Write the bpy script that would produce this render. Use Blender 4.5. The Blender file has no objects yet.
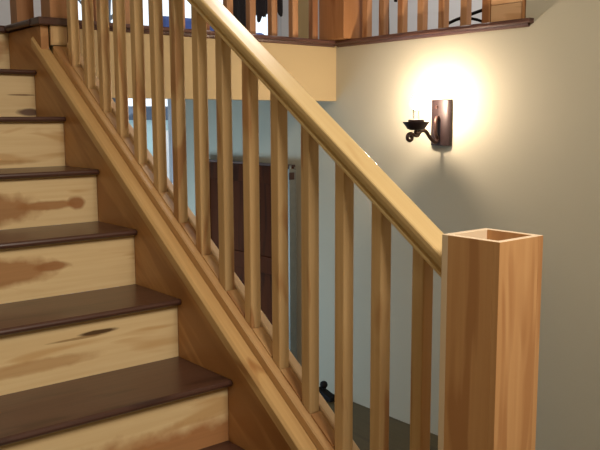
import bpy, bmesh, math, random
from mathutils import Vector, Matrix

random.seed(7)
SC = bpy.context.scene
COL = SC.collection
Z = 0.57                      # height of the stair datum above the hall floor
G, R = 0.276616, 0.19         # tread run and rise
S = R / G                     # slope of the flight
TH = math.atan(S)

# ------------------------------------------------------------------ camera
cam_d = bpy.data.cameras.new('camera')
cam_d.sensor_width = 36.0
cam_d.lens = 784.244 * 36.0 / 600.0
cam_d.clip_start = 0.02
cam_d.clip_end = 200
cam = bpy.data.objects.new('camera', cam_d)
COL.objects.link(cam)
r_ = Vector((0.77354828, -0.63372405, -0.00410961))
u_ = Vector((0.08766834, 0.10058452, 0.99105853))
d_ = Vector((0.62764427, 0.7669919, -0.13336452))
cam.matrix_world = Matrix(((r_.x, u_.x, -d_.x, -1.232175), (r_.y, u_.y, -d_.y, -1.538179),
                           (r_.z, u_.z, -d_.z, 0.954337 + Z), (0, 0, 0, 1)))
SC.camera = cam

# ------------------------------------------------------------------ light and exposure
W = bpy.data.worlds.new('daylight')
SC.world = W
W.use_nodes = True
W.node_tree.nodes['Background'].inputs['Color'].default_value = (0.80, 0.91, 1.0, 1)
W.node_tree.nodes['Background'].inputs['Strength'].default_value = 1.6

def area(name, loc, target, size, power, col):
    l = bpy.data.lights.new(name, 'AREA')
    l.shape = 'DISK'
    l.size = size
    l.energy = power
    l.color = col
    o = bpy.data.objects.new(name, l)
    COL.objects.link(o)
    o.location = loc
    o.rotation_euler = (Vector(target) - Vector(loc)).to_track_quat('-Z', 'Y').to_euler()
    return o
area('hall_ceiling_light', (-0.15, -2.0, 3.0), (0.1, 0.3, 0.6), 1.1, 64, (1.0, 0.89, 0.75))
lower_fill = area('lower_fill_light', (-0.25, 3.0, 0.45), (1.587, 2.75, 0.45), 0.9, 15, (0.50, 0.76, 1.0))  # cool fill added inside the lower room to brighten its back wall
lower_fill.data.spread = math.radians(110)
area('upper_room_light', (2.6, 2.6, 4.2), (2.4, 2.2, 1.9), 0.6, 75, (1.0, 0.90, 0.80))
SC.view_settings.view_transform = 'Standard'
SC.view_settings.look = 'None'
SC.view_settings.exposure = 0.0
SC.view_settings.gamma = 1.0
SC.view_settings.use_curve_mapping = False

# ------------------------------------------------------------------ materials
def lin(c):
    return tuple(((v / 255) / 12.92 if v / 255 <= 0.04045 else ((v / 255 + 0.055) / 1.055) ** 2.4) for v in c) + (1.0,)

def base_mat(name, rough=0.5, metal=0.0, spec=0.5):
    m = bpy.data.materials.new(name)
    m.use_nodes = True
    b = m.node_tree.nodes['Principled BSDF']
    b.inputs['Roughness'].default_value = rough
    b.inputs['Metallic'].default_value = metal
    b.inputs['Specular IOR Level'].default_value = spec
    return m, m.node_tree, b

def nd(nt, t, **kw):
    n = nt.nodes.new(t)
    for k, v in kw.items():
        setattr(n, k, v)
    return n

def ramp(nt, fac, stops):
    n = nd(nt, 'ShaderNodeValToRGB')
    cr = n.color_ramp
    while len(cr.elements) < len(stops):
        cr.elements.new(0.5)
    for e, (p, c) in zip(cr.elements, stops):
        e.position = p
        e.color = c
    nt.links.new(fac, n.inputs['Fac'])
    return n.outputs['Color']

def mixc(nt, fac, a, b, mode='MIX'):
    n = nd(nt, 'ShaderNodeMix', data_type='RGBA', blend_type=mode)
    for sock, v in ((n.inputs[0], fac), (n.inputs[6], a), (n.inputs[7], b)):
        if hasattr(v, 'links'):
            nt.links.new(v, sock)
        else:
            sock.default_value = v
    return n.outputs[2]

def math_(nt, op, a, b=None, c=None):
    n = nd(nt, 'ShaderNodeMath', operation=op)
    for i, v in enumerate((a, b, c)):
        if v is None:
            continue
        if hasattr(v, 'links'):
            nt.links.new(v, n.inputs[i])
        else:
            n.inputs[i].default_value = v
    return n.outputs[0]

def plain(name, col, rough=0.5, metal=0.0, var=0.06, scale=6.0, bump=0.0, spec=0.5):
    m, nt, b = base_mat(name, rough, metal, spec)
    tc = nd(nt, 'ShaderNodeTexCoord')
    nz = nd(nt, 'ShaderNodeTexNoise')
    nz.inputs['Scale'].default_value = scale
    nz.inputs['Detail'].default_value = 4
    nt.links.new(tc.outputs['Object'], nz.inputs['Vector'])
    c = lin(col)
    lo = tuple(v * (1 - var) for v in c[:3]) + (1,)
    hi = tuple(min(1, v * (1 + var)) for v in c[:3]) + (1,)
    nt.links.new(ramp(nt, nz.outputs['Fac'], [(0.3, lo), (0.7, hi)]), b.inputs['Base Color'])
    if bump:
        n2 = nd(nt, 'ShaderNodeTexNoise')
        n2.inputs['Scale'].default_value = 90
        n2.inputs['Detail'].default_value = 3
        nt.links.new(tc.outputs['Object'], n2.inputs['Vector'])
        bp = nd(nt, 'ShaderNodeBump')
        bp.inputs['Strength'].default_value = bump
        bp.inputs['Distance'].default_value = 0.003
        nt.links.new(n2.outputs['Fac'], bp.inputs['Height'])
        nt.links.new(bp.outputs['Normal'], b.inputs['Normal'])
    return m

def wood(name, axis, pale, mid, heart, heart_lo=0.56, rough=0.38, patch=1.0, marks=(), grain=0.5, rnd=1.0, hue=0.12):
    """streaky board; axis = direction of the grain (x, y, z or slope); marks = (cx, cz, rx, rz, colour, strength)"""
    m, nt, b = base_mat(name, rough)
    L = nt.links
    tc = nd(nt, 'ShaderNodeTexCoord')
    oi = nd(nt, 'ShaderNodeObjectInfo')
    off = nd(nt, 'ShaderNodeVectorMath', operation='SCALE')
    off.inputs[0].default_value = (9.1 * rnd, 5.3 * rnd, 7.7 * rnd)
    L.new(oi.outputs['Random'], off.inputs['Scale'])
    rot = nd(nt, 'ShaderNodeMapping')
    if axis == 'slope':
        rot.inputs['Rotation'].default_value = (-TH, 0, 0)
    L.new(tc.outputs['Object'], rot.inputs['Vector'])
    add = nd(nt, 'ShaderNodeVectorMath', operation='ADD')
    L.new(rot.outputs['Vector'], add.inputs[0])
    L.new(off.outputs['Vector'], add.inputs[1])
    def stretched(k):
        mp = nd(nt, 'ShaderNodeMapping')
        s = [1, 1, 1]
        s[{'x': 0, 'y': 1, 'z': 2, 'slope': 1}[axis]] = k
        mp.inputs['Scale'].default_value = s
        L.new(add.outputs['Vector'], mp.inputs['Vector'])
        return mp.outputs['Vector']
    n1 = nd(nt, 'ShaderNodeTexNoise')
    n1.inputs['Scale'].default_value = 70
    n1.inputs['Detail'].default_value = 5
    n1.inputs['Distortion'].default_value = 0.4
    L.new(stretched(0.035), n1.inputs['Vector'])
    n2 = nd(nt, 'ShaderNodeTexNoise')
    n2.inputs['Scale'].default_value = 13 * patch
    n2.inputs['Detail'].default_value = 2.5
    n2.inputs['Distortion'].default_value = 0.9
    L.new(stretched(0.16), n2.inputs['Vector'])
    P, M, H = lin(pale), lin(mid), lin(heart)
    g = ramp(nt, n1.outputs['Fac'], [(0.36, M), (0.62, P)])
    g = mixc(nt, grain, P, g)
    hf = ramp(nt, n2.outputs['Fac'], [(heart_lo, (0, 0, 0, 1)), (heart_lo + 0.09, (0.85, 0.85, 0.85, 1))])
    col = mixc(nt, hf, g, H)
    for cx, cz, rx, rz, c, st in marks:
        sx = nd(nt, 'ShaderNodeSeparateXYZ')
        L.new(tc.outputs['Object'], sx.inputs[0])
        dn = nd(nt, 'ShaderNodeTexNoise')
        dn.inputs['Scale'].default_value = 22
        dn.inputs['Detail'].default_value = 3
        L.new(tc.outputs['Object'], dn.inputs['Vector'])
        ax = sx.outputs['X'] if axis != 'slope' else sx.outputs['Y']
        a = math_(nt, 'DIVIDE', math_(nt, 'SUBTRACT', ax, cx), rx)
        zz = sx.outputs['Z']
        if axis == 'slope':
            zz = math_(nt, 'SUBTRACT', zz, math_(nt, 'MULTIPLY', sx.outputs['Y'], S))
        c2 = math_(nt, 'DIVIDE', math_(nt, 'SUBTRACT', zz, cz), rz)
        dd = math_(nt, 'SQRT', math_(nt, 'ADD', math_(nt, 'MULTIPLY', a, a), math_(nt, 'MULTIPLY', c2, c2)))
        dd = math_(nt, 'ADD', dd, math_(nt, 'MULTIPLY', math_(nt, 'SUBTRACT', dn.outputs['Fac'], 0.5), 0.6))
        mr = nd(nt, 'ShaderNodeMapRange')
        L.new(dd, mr.inputs['Value'])
        mr.inputs['From Min'].default_value = 1.12
        mr.inputs['From Max'].default_value = 0.72
        f = math_(nt, 'MULTIPLY', mr.outputs[0], st)
        mc = mixc(nt, n1.outputs['Fac'], lin(tuple(v * 0.82 for v in c)), lin(c))
        col = mixc(nt, f, col, mc)
    hsv = nd(nt, 'ShaderNodeHueSaturation')
    L.new(col, hsv.inputs['Color'])
    L.new(math_(nt, 'MULTIPLY_ADD', oi.outputs['Random'], hue * 2, 1 - hue), hsv.inputs['Value'])
    L.new(hsv.outputs['Color'], b.inputs['Base Color'])
    bp = nd(nt, 'ShaderNodeBump')
    bp.inputs['Strength'].default_value = 0.12
    bp.inputs['Distance'].default_value = 0.002
    L.new(n1.outputs['Fac'], bp.inputs['Height'])
    L.new(bp.outputs['Normal'], b.inputs['Normal'])
    return m

PALE, MID, HEART = (216, 182, 128), (196, 158, 104), (168, 112, 62)
M = {}
M['wall'] = plain('olive_grey_wall_paint', (196, 190, 170), 0.75, var=0.02, scale=2, bump=0.15, spec=0.2)
M['fascia'] = plain('mustard_wall_paint', (192, 170, 130), 0.7, var=0.02, scale=2, bump=0.1, spec=0.2)
M['upper_wall'] = plain('pale_grey_wall_paint', (205, 207, 212), 0.8, var=0.02, scale=2, spec=0.2)
M['ceiling'] = plain('ceiling_paint', (225, 220, 210), 0.85, var=0.02, spec=0.2)
M['floor'] = wood('dark_olive_floor_boards', 'y', (84, 74, 50), (68, 60, 40), (60, 52, 34), rough=0.45)
M['tread'] = wood('espresso_stained_tread', 'x', (82, 55, 45), (64, 42, 35), (56, 35, 29), rough=0.3, hue=0.05)
M['ledge'] = wood('red_brown_ledge_wood', 'x', (96, 66, 58), (76, 50, 44), (66, 40, 36), rough=0.35, hue=0.03)
M['ledge_y'] = wood('red_brown_ledge_wood_crosswise', 'y', (96, 66, 58), (76, 50, 44), (66, 40, 36), rough=0.35, hue=0.03)
M['bal'] = wood('hickory_baluster', 'z', (214, 180, 130), (198, 158, 106), (176, 126, 80), heart_lo=0.56, patch=1.2, hue=0.10)
M['rail'] = wood('hickory_handrail', 'slope', (220, 192, 138), (208, 174, 118), (190, 150, 98), heart_lo=0.62, rough=0.3, hue=0)
M['cap'] = wood('hickory_stringer_cap', 'slope', (212, 174, 118), (190, 148, 94), (164, 112, 62), heart_lo=0.60, rough=0.33, hue=0, marks=[
    (0.36, 0.735 - 0.012, 0.085, 0.018, (104, 66, 34), 0.75), (1.59, 0.72, 0.02, 0.012, (60, 40, 26), 0.9),
    (0.30, 0.70, 0.05, 0.016, (120, 80, 44), 0.6)])
M['shoe'] = wood('hickory_base_rail', 'slope', (208, 168, 118), (190, 146, 96), (166, 116, 70), heart_lo=0.56, rough=0.4, hue=0, marks=[
    (0.97, 0.735, 0.06, 0.012, (92, 54, 30), 0.8)])
M['moulding'] = wood('daylit_shoe_moulding', 'slope', (234, 206, 168), (220, 186, 146), (206, 166, 124), heart_lo=0.62, hue=0)  # daylight on the far lip painted in as a paler wood
M['skirt'] = wood('hickory_skirt_board', 'slope', (198, 148, 94), (184, 132, 80), (172, 120, 70), heart_lo=0.5, rough=0.42, patch=0.6, hue=0)
M['newel'] = wood('oak_newel_board', 'z', (206, 156, 104), (192, 138, 86), (178, 124, 76), heart_lo=0.50, rough=0.4, hue=0.03)
M['newel_core_lit'] = plain('pale_core_and_lit_inside', (232, 208, 176), 0.7, var=0.03)
M['top_newel'] = wood('orange_brown_newel_wood', 'z', (176, 126, 82), (162, 110, 68), (148, 96, 58), rough=0.4, hue=0.03)
M['up_bal'] = wood('red_brown_upper_baluster', 'z', (186, 140, 100), (166, 118, 80), (150, 100, 66), rough=0.4, hue=0.2)
M['end_post'] = wood('peach_oak_board', 'x', (224, 182, 138), (212, 168, 124), (202, 154, 110), rough=0.45, hue=0.02)
M['end_post_y'] = wood('peach_oak_board_lengthwise', 'y', (224, 182, 138), (212, 168, 124), (202, 154, 110), rough=0.45, hue=0.02)
M['cream'] = wood('cream_plank', 'z', (232, 220, 180), (222, 206, 160), (206, 184, 132), heart_lo=0.66, hue=0)
M['dark_wood'] = wood('dark_brown_panel_wood', 'z', (78, 38, 18), (62, 32, 18), (52, 28, 16), rough=0.9, hue=0.03)
M['dark_wood'].node_tree.nodes['Principled BSDF'].inputs['Specular IOR Level'].default_value = 0.1
M['bronze'] = plain('rubbed_bronze', (46, 32, 32), 0.45, 0.3, var=0.2, scale=30)
M['bronze_dark'] = plain('dark_bronze', (78, 56, 50), 0.4, 0.6, var=0.2, scale=30)
M['steel'] = plain('brushed_steel', (130, 130, 124), 0.45, 0.7, scale=40)
M['black'] = plain('black_plastic', (24, 22, 23), 0.7, var=0.1, spec=0.2)
M['cloth'] = plain('dark_fabric', (34, 28, 30), 0.9, var=0.25, scale=25)
M['blue'] = plain('blue_upholstery', (66, 92, 158), 0.85, var=0.08, scale=14)
M['white_trim'] = plain('white_window_paint', (205, 210, 218), 0.5, var=0.02)
M['slate'] = plain('slate_blue_roof', (78, 92, 112), 0.7, var=0.08)
M['shed'] = plain('pale_shed_paint', (196, 226, 228), 0.8, var=0.04)
M['shed_white'] = plain('white_shed_paint', (250, 250, 250), 0.8, var=0.01)
M['snow'] = plain('snow_ground', (238, 242, 246), 0.9, var=0.02)
M['bark'] = plain('grey_bark', (70, 70, 74), 0.9, var=0.2)
M['leaf'] = plain('green_leaves', (86, 102, 44), 0.8, var=0.3, scale=20)

def glass_mat(name, tint=(1, 1, 1, 1)):
    m = bpy.data.materials.new(name)
    m.use_nodes = True
    nt = m.node_tree
    nt.nodes.clear()
    o = nd(nt, 'ShaderNodeOutputMaterial')
    mx = nd(nt, 'ShaderNodeMixShader')
    t = nd(nt, 'ShaderNodeBsdfTransparent')
    t.inputs[0].default_value = tint
    gl = nd(nt, 'ShaderNodeBsdfGlossy')
    gl.inputs['Roughness'].default_value = 0.02
    fr = nd(nt, 'ShaderNodeFresnel')
    fr.inputs[0].default_value = 1.4
    nt.links.new(fr.outputs[0], mx.inputs[0])
    nt.links.new(t.outputs[0], mx.inputs[1])
    nt.links.new(gl.outputs[0], mx.inputs[2])
    nt.links.new(mx.outputs[0], o.inputs[0])
    return m
M['glass'] = glass_mat('window_glass')
M['clear'] = glass_mat('clear_lamp_glass', (0.95, 0.93, 0.9, 1))

def emit_mat(name, col, st):
    m, nt, b = base_mat(name)
    b.inputs['Base Color'].default_value = (1, 1, 1, 1)
    b.inputs['Emission Color'].default_value = col
    b.inputs['Emission Strength'].default_value = st
    return m
M['bulb'] = emit_mat('glowing_lamp', (1.0, 0.80, 0.60, 1), 560.0)

# ------------------------------------------------------------------ builders (coordinates: z measured from the stair datum, Z is added on build)
def thing(name, loc, label=None, cat=None, group=None, kind=None):
    o = bpy.data.objects.new(name, None)
    COL.objects.link(o)
    o.empty_display_size = 0.1
    o.location = (loc[0], loc[1], loc[2] + Z)
    tag(o, label, cat, group, kind)
    return o

def tag(o, label=None, cat=None, group=None, kind=None):
    for k, v in (('label', label), ('category', cat), ('group', group), ('kind', kind)):
        if v:
            o[k] = v
    return o

class MB:
    def __init__(self):
        self.bm = bmesh.new()
    def hull(self, vs, fs):
        bv = [self.bm.verts.new(v) for v in vs]
        for f in fs:
            self.bm.faces.new([bv[i] for i in f])
        return self
    def box(self, x0, x1, y0, y1, z0, z1):
        return self.hull([(x0, y0, z0), (x1, y0, z0), (x1, y1, z0), (x0, y1, z0), (x0, y0, z1), (x1, y0, z1), (x1, y1, z1), (x0, y1, z1)],
                         [(0, 3, 2, 1), (4, 5, 6, 7), (0, 1, 5, 4), (1, 2, 6, 5), (2, 3, 7, 6), (3, 0, 4, 7)])
    def slopebox(self, x0, x1, y0, y1, zb, zt):
        """box whose bottom and top heights are functions of y"""
        return self.hull([(x0, y0, zb(y0)), (x1, y0, zb(y0)), (x1, y1, zb(y1)), (x0, y1, zb(y1)),
                          (x0, y0, zt(y0)), (x1, y0, zt(y0)), (x1, y1, zt(y1)), (x0, y1, zt(y1))],
                         [(0, 3, 2, 1), (4, 5, 6, 7), (0, 1, 5, 4), (1, 2, 6, 5), (2, 3, 7, 6), (3, 0, 4, 7)])
    def prism(self, pts, axis, a, b):
        """polygon pts extruded along axis; x: pts=(y,z), y: pts=(x,z), z: pts=(x,y)"""
        def v(p, t):
            return {'x': (t, p[0], p[1]), 'y': (p[0], t, p[1]), 'z': (p[0], p[1], t)}[axis]
        n = len(pts)
        A = [self.bm.verts.new(v(p, a)) for p in pts]
        B = [self.bm.verts.new(v(p, b)) for p in pts]
        self.bm.faces.new(A)
        self.bm.faces.new(B[::-1])
        for i in range(n):
            j = (i + 1) % n
            self.bm.faces.new((A[i], B[i], B[j], A[j]))
        return self
    def slopeprofile(self, prof, y0, y1):
        """profile (x, height above the nosing line) swept up the flight"""
        n = len(prof)
        A = [self.bm.verts.new((x, y0, h + S * y0)) for x, h in prof]
        B = [self.bm.verts.new((x, y1, h + S * y1)) for x, h in prof]
        self.bm.faces.new(A)
        self.bm.faces.new(B[::-1])
        for i in range(n):
            j = (i + 1) % n
            self.bm.faces.new((A[i], B[i], B[j], A[j]))
        return self
    def lathe(self, c, prof, seg=24):
        """prof = (radius, z) going up"""
        rings = []
        for r, z in prof:
            if r < 1e-6:
                rings.append([self.bm.verts.new((c[0], c[1], c[2] + z))])
            else:
                rings.append([self.bm.verts.new((c[0] + r * math.cos(2 * math.pi * k / seg), c[1] + r * math.sin(2 * math.pi * k / seg), c[2] + z)) for k in range(seg)])
        for a, b in zip(rings, rings[1:]):
            for k in range(seg):
                j = (k + 1) % seg
                f = [a[k % len(a)], a[j % len(a)], b[j % len(b)], b[k % len(b)]]
                f = list(dict.fromkeys(f))
                if len(f) > 2:
                    self.bm.faces.new(f)
        for r in (rings[0], rings[-1]):
            if len(r) > 2:
                self.bm.faces.new(r)
        return self
    def tube(self, pts, rad, seg=10, smooth=4):
        P = [Vector(p) for p in pts]
        if smooth and len(P) > 2:
            Q = []
            for i in range(len(P) - 1):
                p0, p1, p2, p3 = P[max(i - 1, 0)], P[i], P[i + 1], P[min(i + 2, len(P) - 1)]
                for s in range(smooth):
                    t = s / smooth
                    Q.append(0.5 * ((2 * p1) + (p2 - p0) * t + (2 * p0 - 5 * p1 + 4 * p2 - p3) * t * t + (3 * p1 - p0 - 3 * p2 + p3) * t ** 3))
            Q.append(P[-1])
            P = Q
        rings = []
        up = Vector((0.13, 0.21, 0.97))
        N = len(P)
        for i, p in enumerate(P):
            t = (P[min(i + 1, N - 1)] - P[max(i - 1, 0)]).normalized()
            a = t.cross(up)
            if a.length < 1e-3:
                a = t.cross(Vector((1, 0, 0)))
            a.normalize()
            b = t.cross(a).normalized()
            up = -b if False else up
            r = rad(i / (N - 1)) if callable(rad) else rad
            rings.append([self.bm.verts.new(p + a * (r * math.cos(2 * math.pi * k / seg)) + b * (r * math.sin(2 * math.pi * k / seg))) for k in range(seg)])
        for A, B in zip(rings, rings[1:]):
            for k in range(seg):
                j = (k + 1) % seg
                self.bm.faces.new((A[k], A[j], B[j], B[k]))
        self.bm.faces.new(rings[0])
        self.bm.faces.new(rings[-1])
        return self
    def build(self, name, mat, parent=None, bevel=0.0, smooth=False, label=None, cat=None, group=None, kind=None, base=None):
        me = bpy.data.meshes.new(name)
        bmesh.ops.recalc_face_normals(self.bm, faces=self.bm.faces)
        if parent is not None:
            p = parent.location.copy()
            q = parent
            while q.parent:
                q = q.parent
                p += q.location
            off = p
        elif base is not None:
            off = Vector((base[0], base[1], base[2] + Z))
        else:
            off = Vector((0, 0, 0))
        for v in self.bm.verts:
            v.co.z += Z
            v.co -= off
        if smooth:
            for f in self.bm.faces:
                f.smooth = True
        self.bm.to_mesh(me)
        self.bm.free()
        me.materials.append(M[mat] if isinstance(mat, str) else mat)
        o = bpy.data.objects.new(name, me)
        COL.objects.link(o)
        if parent is not None:
            o.parent = parent
        else:
            o.location = off
        if bevel:
            b = o.modifiers.new('bevel', 'BEVEL')
            b.width = bevel
            b.segments = 2
            b.limit_method = 'ANGLE'
            b.angle_limit = math.radians(35)
        if smooth:
            try:
                me.set_sharp_from_angle(angle=math.radians(40))
            except Exception:
                pass
        return tag(o, label, cat, group, kind)

def struct(name, mb, mat, bevel=0.0, label=None):
    return mb.build(name, mat, bevel=bevel, kind='structure', label=label or name.replace('_', ' '), cat='structure')

# ------------------------------------------------------------------ room shell
FL = -Z            # hall floor
U = 1.335          # upper floor surface
CE = 3.80          # ceiling
struct('floor', MB().box(-2.7, 1.7, -3.7, 3.3, FL - 0.1, FL), 'floor', label='dark floor of the stair hall')
struct('ceiling', MB().box(-2.7, 4.4, -3.7, 5.2, CE, CE + 0.1), 'ceiling', label='ceiling above the stair hall and upper room')
struct('wall_right', MB().prism([(-3.7, FL), (3.3, FL), (3.3, 1.335), (0.435, 1.335), (0.435, CE), (-3.7, CE)], 'x', 1.587, 1.70), 'wall',
       label='olive grey wall carrying the lamp')
struct('wall_front', MB().box(-2.6, 1.587, -3.7, -3.6, FL, CE), 'wall', label='wall behind the viewer')
struct('wall_hall_left', MB().box(-2.7, -2.6, -3.7, -0.3, FL, CE), 'wall', label='left wall of the hall')
struct('wall_hall_return', MB().box(-2.7, -1.07, -0.3, -0.2, FL, CE), 'wall', label='wall beside the foot of the stair')
struct('wall_left', MB().box(-1.07, -0.97, -0.3, 5.1, FL, CE), 'wall', label='wall along the left of the stair')
struct('wall_back', MB().box(-0.97, -0.80, 3.2, 3.3, FL, 1.25).box(0.35, 0.60, 3.2, 3.3, FL, 1.25).box(-0.80, 0.35, 3.2, 3.3, FL, -0.10).box(-0.80, 0.35, 3.2, 3.3, 1.0, 1.25).box(1.565, 1.587, 3.2, 3.3, FL, 1.25).box(0.60, 1.565, 3.2, 3.3, 1.18, 1.25), 'wall',
       label='lower back wall around the glazed door')
struct('floor_upper', MB().box(-0.97, 0.0, 1.985, 5.1, 1.25, U).box(0.034, 4.3, 1.662, 5.1, 1.25, U).box(1.70, 4.3, 0.3, 1.66, 1.25, U), 'floor',
       label='upper floor slab')
struct('wall_balcony', MB().box(0.06, 1.587, 1.60, 1.66, 1.05, U), 'fascia', label='mustard fascia below the balcony railing')
struct('wall_upper_back', MB().box(-0.97, 1.55, 5.0, 5.1, U, CE).box(3.88, 4.3, 5.0, 5.1, U, CE).box(1.55, 3.88, 5.0, 5.1, 3.40, CE).box(1.55, 3.88, 5.0, 5.1, U, 1.37),
       'upper_wall', label='back wall of the upper room around the patio window')
struct('wall_upper_right', MB().box(4.2, 4.3, 0.3, 5.0, U, CE), 'upper_wall', label='pale grey right wall of the upper room')
struct('wall_upper_front', MB().box(1.70, 4.3, 0.2, 0.3, 1.25, CE), 'upper_wall', label='front wall of the upper room')

# lower glazed door
dr = thing('door_1', (1.05, 3.25, FL), 'glazed garden door in the lower back wall', 'door', kind='structure')
f = MB().box(0.60, 0.66, 3.22, 3.28, FL, 1.18).box(1.532, 1.565, 3.22, 3.28, FL, 1.18).box(0.66, 1.532, 3.22, 3.28, 1.12, 1.18).box(0.66, 1.532, 3.22, 3.28, FL, FL + 0.20)
f.build('door_frame', 'white_trim', dr, bevel=0.003)
MB().box(0.655, 1.537, 3.245, 3.252, FL + 0.195, 1.125).build('glass_pane', 'glass', dr)
w2 = thing('added_window_2', (-0.22, 3.25, -0.10), 'added unseen lower room window left of the garden door', 'window', kind='structure')  # out of view, added to give the cool fill light an opening
MB().box(-0.80, -0.74, 3.22, 3.28, -0.10, 1.0).box(0.29, 0.35, 3.22, 3.28, -0.10, 1.0).box(-0.74, 0.29, 3.22, 3.28, 0.94, 1.0).box(-0.74, 0.29, 3.22, 3.28, -0.10, -0.04).build('window_frame', 'white_trim', w2, bevel=0.003)
MB().box(-0.745, 0.295, 3.245, 3.252, -0.045, 0.945).build('glass_pane', 'glass', w2)
# upper patio window
wn = thing('window_1', (2.7, 5.05, U), 'tall bright patio window of the upper room', 'window', kind='structure')
f = MB()
for x0, x1 in ((1.55, 1.61), (2.66, 2.74), (3.80, 3.88)):
    f.box(x0, x1, 5.01, 5.07, 1.37, 3.40)
f.box(1.61, 2.66, 5.01, 5.07, 3.33, 3.40).box(2.74, 3.80, 5.01, 5.07, 3.33, 3.40).box(1.61, 2.66, 5.01, 5.07, 1.37, 1.43).box(2.74, 3.80, 5.01, 5.07, 1.37, 1.43)
f.build('window_frame', 'white_trim', wn, bevel=0.003)
MB().box(1.605, 2.665, 5.03, 5.036, 1.425, 3.335).build('glass_pane', 'glass', wn)
MB().box(2.735, 3.805, 5.03, 5.036, 1.425, 3.335).build('glass_pane', 'glass', wn)

# ------------------------------------------------------------------ ledge trims of the balcony
def nose(prof_len=6):
    return [(-0.030, 1.342), (-0.035, 1.346), (-0.035, 1.355), (-0.030, 1.360), (0.10, 1.360), (0.10, 1.342)]
def cove():
    return [(-0.003, 1.328), (-0.010, 1.333), (-0.013, 1.3415), (0.0, 1.3415), (0.0, 1.328)]
t1 = struct('trim_1', MB().prism([(1.60 + a, z) for a, z in nose()], 'x', 0.10, 1.553), 'ledge', label='red brown ledge nosing on top of the mustard fascia')
t1b = MB().prism([(1.60 + a, z) for a, z in cove()], 'x', 0.16, 1.57).build('cove_moulding', 'ledge', t1)
t2 = struct('trim_2', MB().prism([(1.587 + a, z) for a, z in nose()], 'y', 0.395, 1.70), 'ledge_y', label='red brown ledge nosing on top of the lamp wall')
MB().prism([(1.587 + a, z) for a, z in cove()], 'y', 0.415, 1.585).build('cove_moulding', 'ledge_y', t2)
t3 = struct('trim_3', MB().prism([(0.0 + a, z) for a, z in [(-0.02, 1.336), (-0.026, 1.342), (-0.026, 1.353), (-0.02, 1.360), (0.12, 1.360), (0.12, 1.336)]], 'y', 1.66, 2.25), 'tread',
            label='dark ledge board returning beside the top of the stair')
MB().prism([(-0.02 + 0.0, 1.332), (0.105, 1.332), (0.105, 1.362), (-0.02, 1.362)], 'y', 1.565, 1.66).build('end_piece', 'tread', t3, bevel=0.004)
MB().box(0.036, 0.105, 1.585, 1.60, 1.255, 1.332).build('filler_block', 'bal', t3, bevel=0.002)

# ------------------------------------------------------------------ staircase
st = thing('staircase', (-0.48, 1.0, FL), 'wooden staircase with dark treads and pale hickory risers', 'staircase')
XL = -0.965
marks_by_riser = {
    1: [(-0.30, -0.200, 1.3, 0.114, (188, 128, 78), 0.9)],
    2: [(-0.27, -0.044, 0.060, 0.0075, (84, 56, 28), 0.95), (-0.33, -0.052, 0.09, 0.004, (150, 112, 62), 0.7), (-0.5, -0.110, 0.24, 0.020, (190, 142, 88), 0.6)],
    3: [(-0.50, -0.078, 0.235, 0.048, (176, 122, 72), 0.85), (-0.29, -0.074, 0.06, 0.016, (170, 116, 68), 0.85)],
    4: [(-0.44, -0.104, 0.235, 0.060, (172, 118, 68), 0.85), (-0.19, -0.100, 0.11, 0.017, (176, 122, 70), 0.85), (-0.082, -0.097, 0.034, 0.024, (168, 112, 64), 0.9)],
    5: [(-0.40, -0.150, 0.30, 0.012, (184, 140, 84), 0.7)],
    6: [(-0.03, -0.152, 0.05, 0.016, (92, 58, 50), 0.9), (-0.056, -0.082, 0.055, 0.004, (120, 80, 44), 0.8)],
    7: [(-0.13, -0.075, 0.11, 0.07, (178, 104, 50), 0.8)]}
for k in range(-1, 8):
    y = k * G
    if k < 7:
        y1 = (k + 1) * G + 0.027
        prof = [(y + 0.006, k * R), (y + 0.001, k * R + 0.004), (y - 0.001, k * R + 0.0095), (y + 0.001, k * R + 0.015), (y + 0.0045, k * R + 0.018), (y + 0.009, k * R + 0.019), (y1, k * R + 0.019), (y1, k * R)]
    else:
        y1 = y + 0.12
        prof = [(y + 0.004, k * R), (y, k * R + 0.006), (y, k * R + 0.022), (y + 0.006, k * R + 0.030), (y1, k * R + 0.030), (y1, k * R + 0.005), (y + 0.046, k * R)]
    MB().prism(prof, 'x', XL, -0.001).build('tread', 'tread', st, smooth=False, bevel=0.0015)
    mk = [(cx + 0.48, k * R + cz + Z - 0.0, rx, rz, c, s) for cx, cz, rx, rz, c, s in marks_by_riser.get(k, [])]
    m = wood('riser_board_%s' % ['a', 'b', 'c', 'd', 'e', 'f', 'g', 'h', 'i'][k + 1], 'x', (226, 200, 152), (212, 180, 130), (202, 164, 112),
             heart_lo=0.60, rough=0.42, marks=mk, hue=0.03, grain=0.45)
    MB().box(XL, -0.001, y + 0.026, y + 0.046, (k - 1) * R + 0.019 if k > -1 else FL, k * R).build('riser', m, st)
zb = lambda y: max(-0.30 + S * y, FL)
YN = -0.489
yk = (FL + 0.30) / S
pts = [(YN, FL), (yk, FL), (1.984, -0.30 + S * 1.984), (1.985, U - 0.004), (1.60, U - 0.004), (1.60, 0.10 + S * 1.60), (YN, 0.10 + S * YN)]
MB().prism(pts, 'x', 0.0, 0.032).build('skirt_board', 'skirt', st)
MB().slopeprofile([(-0.010, 0.098), (-0.010, 0.130), (-0.003, 0.140), (0.036, 0.140), (0.036, 0.098)], YN, 1.68).build('stringer_cap', 'cap', st, bevel=0.0015)
MB().prism([(YN, FL), (yk, FL), (1.57, -0.30 + S * 1.57), (1.57, 0.10 + S * 1.57), (YN, 0.10 + S * YN)], 'x', 0.036, 0.118).build('outer_stringer', 'skirt', st)

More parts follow.
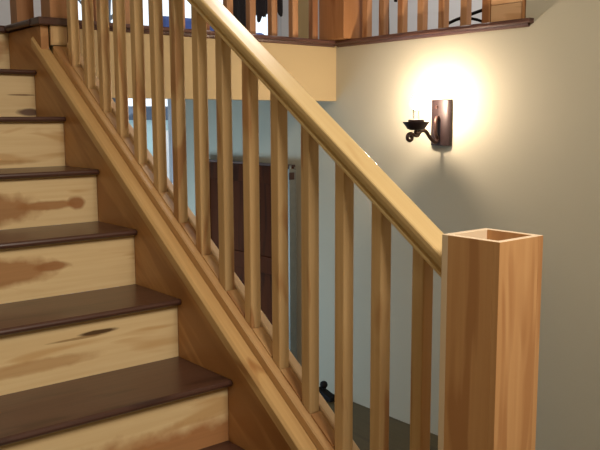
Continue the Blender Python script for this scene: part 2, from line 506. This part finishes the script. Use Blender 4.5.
# ------------------------------------------------------------------ stair railing
rl = thing('stair_railing', (0.0775, 0.5, 0.5), 'pale hickory stair railing with square balusters and moulded sloping handrail', 'railing')
MB().slopeprofile([(0.037, 0.101), (0.037, 0.166), (0.041, 0.170), (0.0955, 0.170), (0.0955, 0.101)], YN, 1.573).build('base_rail', 'shoe', rl)
MB().slopeprofile([(0.0957, 0.101), (0.0957, 0.183), (0.099, 0.187), (0.121, 0.187), (0.124, 0.184), (0.124, 0.101)], YN, 1.573).build('shoe_moulding', 'moulding', rl, label='moulding with daylight painted in along the far edge of the base rail')
cx = 0.0775
half = [(0.0200, 0.9260), (0.0290, 0.9260), (0.0300, 0.9275), (0.0300, 0.9340), (0.0285, 0.9360), (0.0205, 0.9380), (0.0195, 0.9430), (0.0250, 0.9470),
        (0.0275, 0.9490), (0.0275, 0.9575), (0.0335, 0.9605), (0.0345, 0.9630), (0.0345, 0.9740), (0.0330, 0.9775), (0.0290, 0.9795), (0.0, 0.9800)]
prof = [(cx - a, h) for a, h in half] + [(cx + a, h) for a, h in half[::-1][1:]]
MB().slopeprofile(prof, YN, 1.573).build('handrail', 'rail', rl)
SP = 0.1308
for k in range(0, 15):
    yf = -0.3555 + SP * k
    x0, x1 = 0.060, 0.095
    j = random.uniform(-0.0015, 0.0015)
    o = MB().slopebox(x0 + j, x1 + j, yf - 0.035, yf, lambda y: 0.1705 + S * y, lambda y: 0.9265 + S * y).build('baluster', 'bal', rl, bevel=0.0035)
for k in range(0, 14):
    ya = -0.3555 + SP * k + 0.004
    yb = ya + SP - 0.043
    MB().slopebox(0.060, 0.095, ya, yb, lambda y: 0.1705 + S * y, lambda y: 0.1765 + S * y).build('fillet', 'shoe', rl)

# newel post: a hollow box of four boards, open at the top
x0, x1, y0, y1, zt, t = 0.003, 0.1466, -0.6330, -0.4894, 0.7195, 0.0155
nw = thing('newel_post', ((x0 + x1) / 2, (y0 + y1) / 2, FL), 'square hollow oak newel post with open top at foot of stair', 'newel post')
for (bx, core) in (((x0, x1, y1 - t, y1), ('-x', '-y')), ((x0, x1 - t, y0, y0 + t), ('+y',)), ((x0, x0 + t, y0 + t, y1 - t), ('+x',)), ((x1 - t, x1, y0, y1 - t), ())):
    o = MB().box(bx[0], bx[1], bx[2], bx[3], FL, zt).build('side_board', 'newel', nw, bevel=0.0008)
    o.data.materials.append(M['newel_core_lit'])
    for pf in o.data.polygons:       # pale core on the cut edges; light inside the box painted with it too
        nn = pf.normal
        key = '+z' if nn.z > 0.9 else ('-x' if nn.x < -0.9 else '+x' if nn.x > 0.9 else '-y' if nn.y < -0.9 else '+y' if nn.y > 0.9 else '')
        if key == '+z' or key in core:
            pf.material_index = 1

tn = MB().box(0.045, 0.155, 1.605, 1.70, 1.363, 2.45).box(0.107, 0.155, 1.575, 1.70, 0.95, 1.362).build('top_newel_post', 'top_newel', base=(0.09, 1.65, 1.0), bevel=0.002,
    label='thick orange brown newel post at the top end of the stair railing', cat='newel post')
tp = MB().box(0.020, 0.095, 1.905, 1.985, 1.36, 2.45).build('upper_post', 'top_newel', base=(0.055, 1.9, 1.36), bevel=0.002,
    label='brown square post on dark ledge at far upper left, left of thick top newel', cat='post')

# ------------------------------------------------------------------ balcony railing
br = thing('balcony_railing', (1.58, 1.6, 1.36), 'red brown balcony railing on the ledge above the wall lamp', 'railing')
MB().box(1.507, 1.648, 1.455, 1.596 + 0.05, 1.361, 2.42).build('corner_post', 'top_newel', br, bevel=0.003)
for i in range(10):
    x = 1.450 - 0.132 * i
    MB().box(x - 0.018, x + 0.018, 1.607, 1.643, 1.361, 2.36).build('baluster', 'up_bal', br, bevel=0.003)
for y in (1.392, 1.275, 1.148, 1.020, 0.892, 0.764):
    MB().box(1.592, 1.628, y - 0.018, y + 0.018, 1.361, 2.36).build('baluster', 'up_bal', br, bevel=0.003)
MB().box(1.590, 1.630, 0.618, 0.662, 1.361, 2.36).build('end_baluster', 'top_newel', br, bevel=0.003)
MB().box(0.155, 1.507, 1.592, 1.658, 2.36, 2.42).build('top_rail', 'up_bal', br, bevel=0.008)
MB().box(1.577, 1.643, 0.618, 1.455, 2.36, 2.42).build('top_rail', 'up_bal', br, bevel=0.008)
ep = thing('end_post', (1.62, 0.55, 1.36), 'peach oak boarded end post where balcony ledge meets the olive wall', 'post')
MB().box(1.588, 1.66, 0.452, 0.612, 1.361, 1.432).build('lower_board', 'end_post_y', ep, bevel=0.0015)
MB().box(1.588, 1.66, 0.452, 0.612, 1.434, 2.36).build('upper_board', 'end_post_y', ep, bevel=0.0015)
MB().box(1.582, 1.66, 0.440, 0.451, 1.361, 2.36).build('edge_strip', 'top_newel', ep, bevel=0.001)

# ------------------------------------------------------------------ wall lamp
LY = 0.866
sc = thing('wall_sconce', (1.587, LY, 0.935), 'lit bronze candle style wall sconce on the olive grey wall', 'wall lamp')
# slightly bowed back plate
pl = []
n = 12
for i in range(n + 1):
    a = -1 + 2 * i / n
    pl.append((1.5745 - 0.014 * (1 - a * a) ** 0.5 if abs(a) < 1 else 1.5745, LY + a * 0.058))
plate = MB().prism(pl + [(1.5865, LY + 0.058), (1.5865, LY - 0.058)], 'z', 0.832, 1.042).build('back_plate', 'bronze', sc, bevel=0.002, smooth=True)
for zz in (1.008, 0.858):
    MB().tube([(1.563, LY + 0.012, zz), (1.553, LY + 0.012, zz)], 0.008, 14, 0).build('screw_knob', 'bronze_dark', plate, smooth=True)
CX = 1.4075
arm = MB().tube([(1.565, LY, 0.950), (1.548, LY, 0.962), (1.538, LY, 0.935), (1.540, LY, 0.885), (1.556, LY, 0.862), (1.538, LY, 0.848), (1.505, LY, 0.868), (1.470, LY, 0.900),
           (1.435, LY, 0.900), (CX, LY, 0.892), (CX, LY, 0.912)], lambda t: 0.0085, 12, 5)
arm = arm.build('arm', 'bronze_dark', sc, smooth=True)
sp = []
for i in range(22):
    a = i / 21 * 2.0 * math.pi * 1.15
    r = 0.026 - 0.017 * i / 21
    sp.append((1.372 + r * math.cos(a + 0.4), LY + 0.002 * i / 21, 0.872 + r * 0.8 * math.sin(a + 0.4)))
MB().tube(sp + [], 0.0078, 10, 2).build('scroll', 'bronze_dark', arm, smooth=True)
MB().tube([(CX + 0.03, LY, 0.897), (CX + 0.012, LY, 0.878), (CX - 0.012, LY, 0.882)], 0.006, 10, 4).build('scroll', 'bronze_dark', arm, smooth=True)
cup = MB().lathe((CX, LY, 0.905), [(0.0, 0.0), (0.026, 0.0), (0.040, 0.006), (0.050, 0.022), (0.060, 0.034), (0.060, 0.037), (0.050, 0.034), (0.034, 0.030), (0.0, 0.030)], 28).build('drip_cup', 'bronze', sc, smooth=True)
MB().lathe((CX, LY, 0.935), [(0.0, 0.0), (0.030, 0.0), (0.036, 0.004), (0.036, 0.016), (0.030, 0.018), (0.0, 0.018)], 28).build('cup_collar', 'bronze', cup, smooth=True)
MB().lathe((CX, LY, 0.953), [(0.0145, 0.0), (0.0145, 0.040), (0.013, 0.042), (0.0, 0.042)], 20).build('candle_sleeve', 'clear', sc, smooth=True)
MB().lathe((CX, LY, 0.995), [(0.0, 0.0), (0.012, 0.002), (0.020, 0.018), (0.021, 0.030), (0.016, 0.048), (0.006, 0.066), (0.0, 0.072)], 20).build('bulb', 'bulb', sc, smooth=True)

# ------------------------------------------------------------------ things beyond the stair, lower level
gd = thing('panelled_gate', (1.53, 2.38, FL), 'dark brown panelled half height gate against the wall behind the balusters', 'gate')
for nm, b in (('stile', (1.50, 1.545, 1.905, 2.01, FL + 0.03, 0.69)), ('stile', (1.50, 1.545, 2.73, 2.84, FL + 0.03, 0.69)),
              ('rail', (1.50, 1.545, 2.01, 2.73, 0.585, 0.69)), ('rail', (1.50, 1.545, 2.01, 2.73, 0.05, 0.15)), ('rail', (1.50, 1.545, 2.01, 2.73, FL + 0.03, FL + 0.17)),
              ('panel', (1.515, 1.535, 2.005, 2.735, 0.145, 0.59)), ('panel', (1.515, 1.535, 2.005, 2.735, FL + 0.165, 0.055))):
    MB().box(*b).build(nm, 'dark_wood', gd, bevel=0.003)
MB().box(1.496, 1.549, 1.90, 2.85, 0.69, 0.702).build('top_cap', 'bronze_dark', gd, bevel=0.002)
e = MB().box(1.498, 1.546, 1.890, 1.904, FL + 0.03, 0.68).build('edge_strip', 'steel', gd, label='thin metal edge strip')
MB().box(1.494, 1.53, 1.884, 1.890, 0.62, 0.66).build('latch', 'bronze_dark', gd, bevel=0.002)
MB().tube([(1.51, 1.897, 0.679), (1.51, 1.897, 0.70)], 0.008, 10, 0).build('latch_knob', 'steel', gd, smooth=True)
for y in (1.95, 2.8):
    MB().box(1.505, 1.54, y - 0.02, y + 0.02, FL, FL + 0.03).build('foot', 'black', gd)

ds = thing('door_stop', (1.53, 1.62, FL), 'small black weight with round knob on the floor seen between two balusters', 'weight')
MB().hull([(1.475, 1.635, -0.567), (1.525, 1.640, -0.567), (1.530, 1.525, -0.5695), (1.480, 1.520, -0.5695),
           (1.475, 1.635, -0.512), (1.525, 1.640, -0.512), (1.530, 1.525, -0.545), (1.480, 1.520, -0.545)],
          [(0, 3, 2, 1), (4, 5, 6, 7), (0, 1, 5, 4), (1, 2, 6, 5), (2, 3, 7, 6), (3, 0, 4, 7)]).build('body', 'black', ds, bevel=0.005)
MB().tube([(1.500, 1.600, -0.525), (1.500, 1.600, -0.507)], 0.009, 12, 0).build('neck', 'black', ds, smooth=True)
MB().lathe((1.500, 1.600, -0.513), [(0.0, 0.0), (0.012, 0.002), (0.020, 0.011), (0.022, 0.021), (0.019, 0.033), (0.010, 0.040), (0.0, 0.042)], 16).build('knob', 'black', ds, smooth=True)

# ------------------------------------------------------------------ upper room
so = thing('sofa', (2.42, 4.2, U), 'blue upholstered sofa below the bright upper window', 'sofa')
MB().box(2.18, 2.64, 3.75, 4.28, U + 0.10, U + 0.28).build('seat', 'blue', so, bevel=0.03)
MB().box(2.08, 2.73, 4.28, 4.45, U + 0.08, 1.806).build('backrest', 'blue', so, bevel=0.03)
MB().box(2.08, 2.175, 3.73, 4.275, U + 0.08, 1.66).build('armrest', 'blue', so, bevel=0.03)
MB().box(2.645, 2.73, 3.73, 4.275, U + 0.08, 1.66).build('armrest', 'blue', so, bevel=0.03)
for x in (2.13, 2.68):
    for y in (3.78, 4.38):
        MB().lathe((x, y, U), [(0.018, 0.0), (0.022, 0.085), (0.0, 0.086)], 12).build('leg', 'dark_wood', so)

# ragged dark cloth hanging in front of the window
mb = MB()
nx = 46
front, back = [], []
rr = random.Random(3)
cols = []
for i in range(nx + 1):
    u = i / nx
    x = 3.075 + u * (3.715 - 3.075)
    y = 4.76 + 0.022 * math.sin(u * 38)
    hem = 1.90 + 0.05 * abs(math.sin(u * 17)) + rr.uniform(-0.025, 0.03)
    if u < 0.28:
        hem = 1.72 + rr.uniform(-0.02, 0.02)
    if 0.68 < u < 0.85:
        hem = 1.98 + rr.uniform(-0.02, 0.02)
    if u >= 0.88:
        hem = 2.06 - 0.10 * math.sin((u - 0.88) / 0.12 * math.pi)
    cols.append((x, y, hem))
for th in (-0.004, 0.004):
    grid = []
    for x, y, hem in cols:
        grid.append([mb.bm.verts.new((x, y + th, hem + (3.30 - hem) * j / 6)) for j in range(7)])
    (front if th < 0 else back).extend(grid)
for i in range(nx):
    for j in range(6):
        mb.bm.faces.new((front[i][j], front[i + 1][j], front[i + 1][j + 1], front[i][j + 1]))
        mb.bm.faces.new((back[i][j], back[i][j + 1], back[i + 1][j + 1], back[i + 1][j]))
    mb.bm.faces.new((front[i][0], back[i][0], back[i + 1][0], front[i + 1][0]))
    mb.bm.faces.new((front[i][6], front[i + 1][6], back[i + 1][6], back[i][6]))
for i in (0, nx):
    for j in range(6):
        mb.bm.faces.new((front[i][j], front[i][j + 1], back[i][j + 1], back[i][j]))
mb.build('hanging_cloth', 'cloth', base=(3.4, 4.76, 1.9), label='dark ragged hemmed cloth hanging in front of the upper window', cat='curtain')
rd = thing('curtain_rod', (2.7, 4.85, 3.3), 'dark curtain rod above the upper patio window', 'curtain rod')
MB().tube([(1.5, 4.76, 3.31), (3.95, 4.76, 3.31)], 0.012, 12, 0).build('rod', 'black', rd, smooth=True)
for x in (1.56, 3.9):
    MB().tube([(x, 4.76, 3.31), (x, 5.0, 3.31)], 0.009, 10, 0).build('bracket', 'black', rd)

# leaning plank, cord and stand behind the balcony railing
pk = MB().hull([(2.02, 2.52, U), (2.10, 2.46, U), (2.115, 2.485, U), (2.035, 2.545, U), (2.16, 2.40, 2.9), (2.24, 2.34, 2.9), (2.255, 2.365, 2.9), (2.175, 2.425, 2.9)],
               [(0, 3, 2, 1), (4, 5, 6, 7), (0, 1, 5, 4), (1, 2, 6, 5), (2, 3, 7, 6), (3, 0, 4, 7)])
pk.build('leaning_plank', 'cream', base=(2.07, 2.5, U), bevel=0.002, label='cream wooden plank leaning behind balcony balusters left of the corner post', cat='plank')
cd = thing('extension_lead', (1.9, 1.52, U), 'thin black cord hanging behind the balcony railing right of corner post', 'cord')
MB().tube([(1.90, 1.520, U + 0.006), (1.898, 1.522, 1.50), (1.902, 1.528, 1.60), (1.899, 1.53, 2.5), (1.90, 1.52, 3.8)], 0.003, 8, 5).build('wire', 'black', cd, smooth=True)
MB().tube([(1.90, 1.475, 1.575), (1.90, 1.470, 1.61)], 0.009, 10, 0).build('plug', 'black', cd, smooth=True)
MB().tube([(1.90, 1.472, 1.608), (1.90, 1.478, 1.70), (1.90, 1.50, 1.9), (1.90, 1.527, 2.05)], 0.003, 8, 5).build('wire', 'black', cd, smooth=True)
bs = thing('folded_stand', (1.95, 1.0, U), 'black folded metal stand lying behind the right balcony balusters', 'stand')
MB().tube([(1.9, 1.20, U + 0.02), (1.9, 1.1297, 1.423), (1.9, 0.907, 1.470), (1.9, 0.80, 1.492)], 0.008, 10, 3).build('leg', 'black', bs, smooth=True)
MB().tube([(1.9, 1.03, 1.432), (1.9, 0.96, 1.437), (1.9, 0.87, 1.402), (1.9, 0.84, U + 0.01)], 0.007, 10, 3).build('leg', 'black', bs, smooth=True)
MB().tube([(1.9, 1.00, 1.452), (1.9, 1.02, 1.43), (1.9, 1.05, U + 0.01)], 0.006, 10, 3).build('leg', 'black', bs, smooth=True)

# ------------------------------------------------------------------ outside
struct('ground', MB().box(-12, 20, 5.11, 30, FL - 0.2, FL).box(-12, 20, 3.31, 5.11, FL - 0.2, FL), 'snow', label='snowy ground outside')
sh = thing('garden_shed', (3.2, 6.6, FL), 'pale garden shed with slate blue roof outside the lower door', 'shed')
MB().box(2.62, 4.2, 6.0, 7.2, FL, 0.96).build('wall', 'shed', sh)
MB().hull([(2.48, 5.93, 0.955), (4.35, 5.93, 0.955), (4.35, 7.3, 0.955), (2.48, 7.3, 0.955), (2.84, 5.99, 1.10), (4.3, 5.99, 1.10), (4.3, 7.2, 1.12), (2.84, 7.2, 1.12)],
          [(0, 3, 2, 1), (4, 5, 6, 7), (0, 1, 5, 4), (1, 2, 6, 5), (2, 3, 7, 6), (3, 0, 4, 7)]).build('roof', 'slate', sh, bevel=0.02)
MB().box(3.03, 3.7, 5.97, 5.999, FL + 0.02, 0.845).build('door', 'shed_white', sh)
# bare tree beyond the upper window
tb = random.Random(11)
tr = thing('bare_tree', (4.0, 9.2, FL), 'bare dark branched tree beyond the upper window', 'tree')
MB().tube([(4.0, 9.2, FL), (4.05, 9.25, 1.0), (3.95, 9.2, 2.2), (4.05, 9.2, 3.4), (4.0, 9.2, 4.6)], lambda t: 0.11 * (1 - 0.75 * t), 10, 4).build('trunk', 'bark', tr, smooth=True)
for i in range(14):
    z = 1.4 + i * 0.2
    a = tb.uniform(0, 2 * math.pi)
    L = tb.uniform(0.5, 1.1)
    sx = 1 if i % 2 else -1
    p0 = Vector((4.0, 9.2, z))
    p1 = p0 + Vector((sx * L * 0.5, 0.3 * math.sin(a), 0.16))
    p2 = p0 + Vector((sx * L, 0.5 * math.sin(a), 0.10 + tb.uniform(0, 0.4)))
    m_ = MB().tube([p0, p1, p2], lambda t: 0.035 * (1 - 0.7 * t), 8, 4)
    for q in range(4):
        s0 = p0.lerp(p2, 0.35 + 0.17 * q)
        m_.tube([s0, s0 + Vector((sx * 0.12, tb.uniform(-0.1, 0.1), tb.uniform(-0.25, 0.3)))], 0.012, 6, 0)
    m_.build('branch', 'bark', tr, smooth=True)
# evergreen bush behind the shed
bu = MB()
bb = random.Random(5)
for i in range(420):
    a, b_ = bb.uniform(0, 2 * math.pi), bb.uniform(0, 1)
    z = FL + 0.1 + 2.1 * b_
    rad = 0.42 * (1 - 0.35 * b_) * bb.uniform(0.75, 1.05)
    c = Vector((2.75 + rad * math.cos(a), 8.0 + rad * math.sin(a), z))
    n_ = Vector((math.cos(a), math.sin(a), 0.5)).normalized()
    tgt = n_.orthogonal().normalized()
    bt = n_.cross(tgt)
    s_ = 0.07
    bu.hull([c + tgt * s_, c + bt * s_ * 0.5, c - tgt * s_, c - bt * s_ * 0.5, c + n_ * 0.02], [(0, 1, 4), (1, 2, 4), (2, 3, 4), (3, 0, 4), (0, 3, 2, 1)])
bs_ = thing('evergreen_bush', (2.75, 8.0, FL), 'tall green bush behind the garden shed', 'bush')
bu.build('foliage', 'leaf', bs_)
MB().lathe((2.75, 8.0, FL), [(0.05, 0.0), (0.035, 2.0), (0.0, 2.05)], 10).build('trunk', 'bark', bs_)
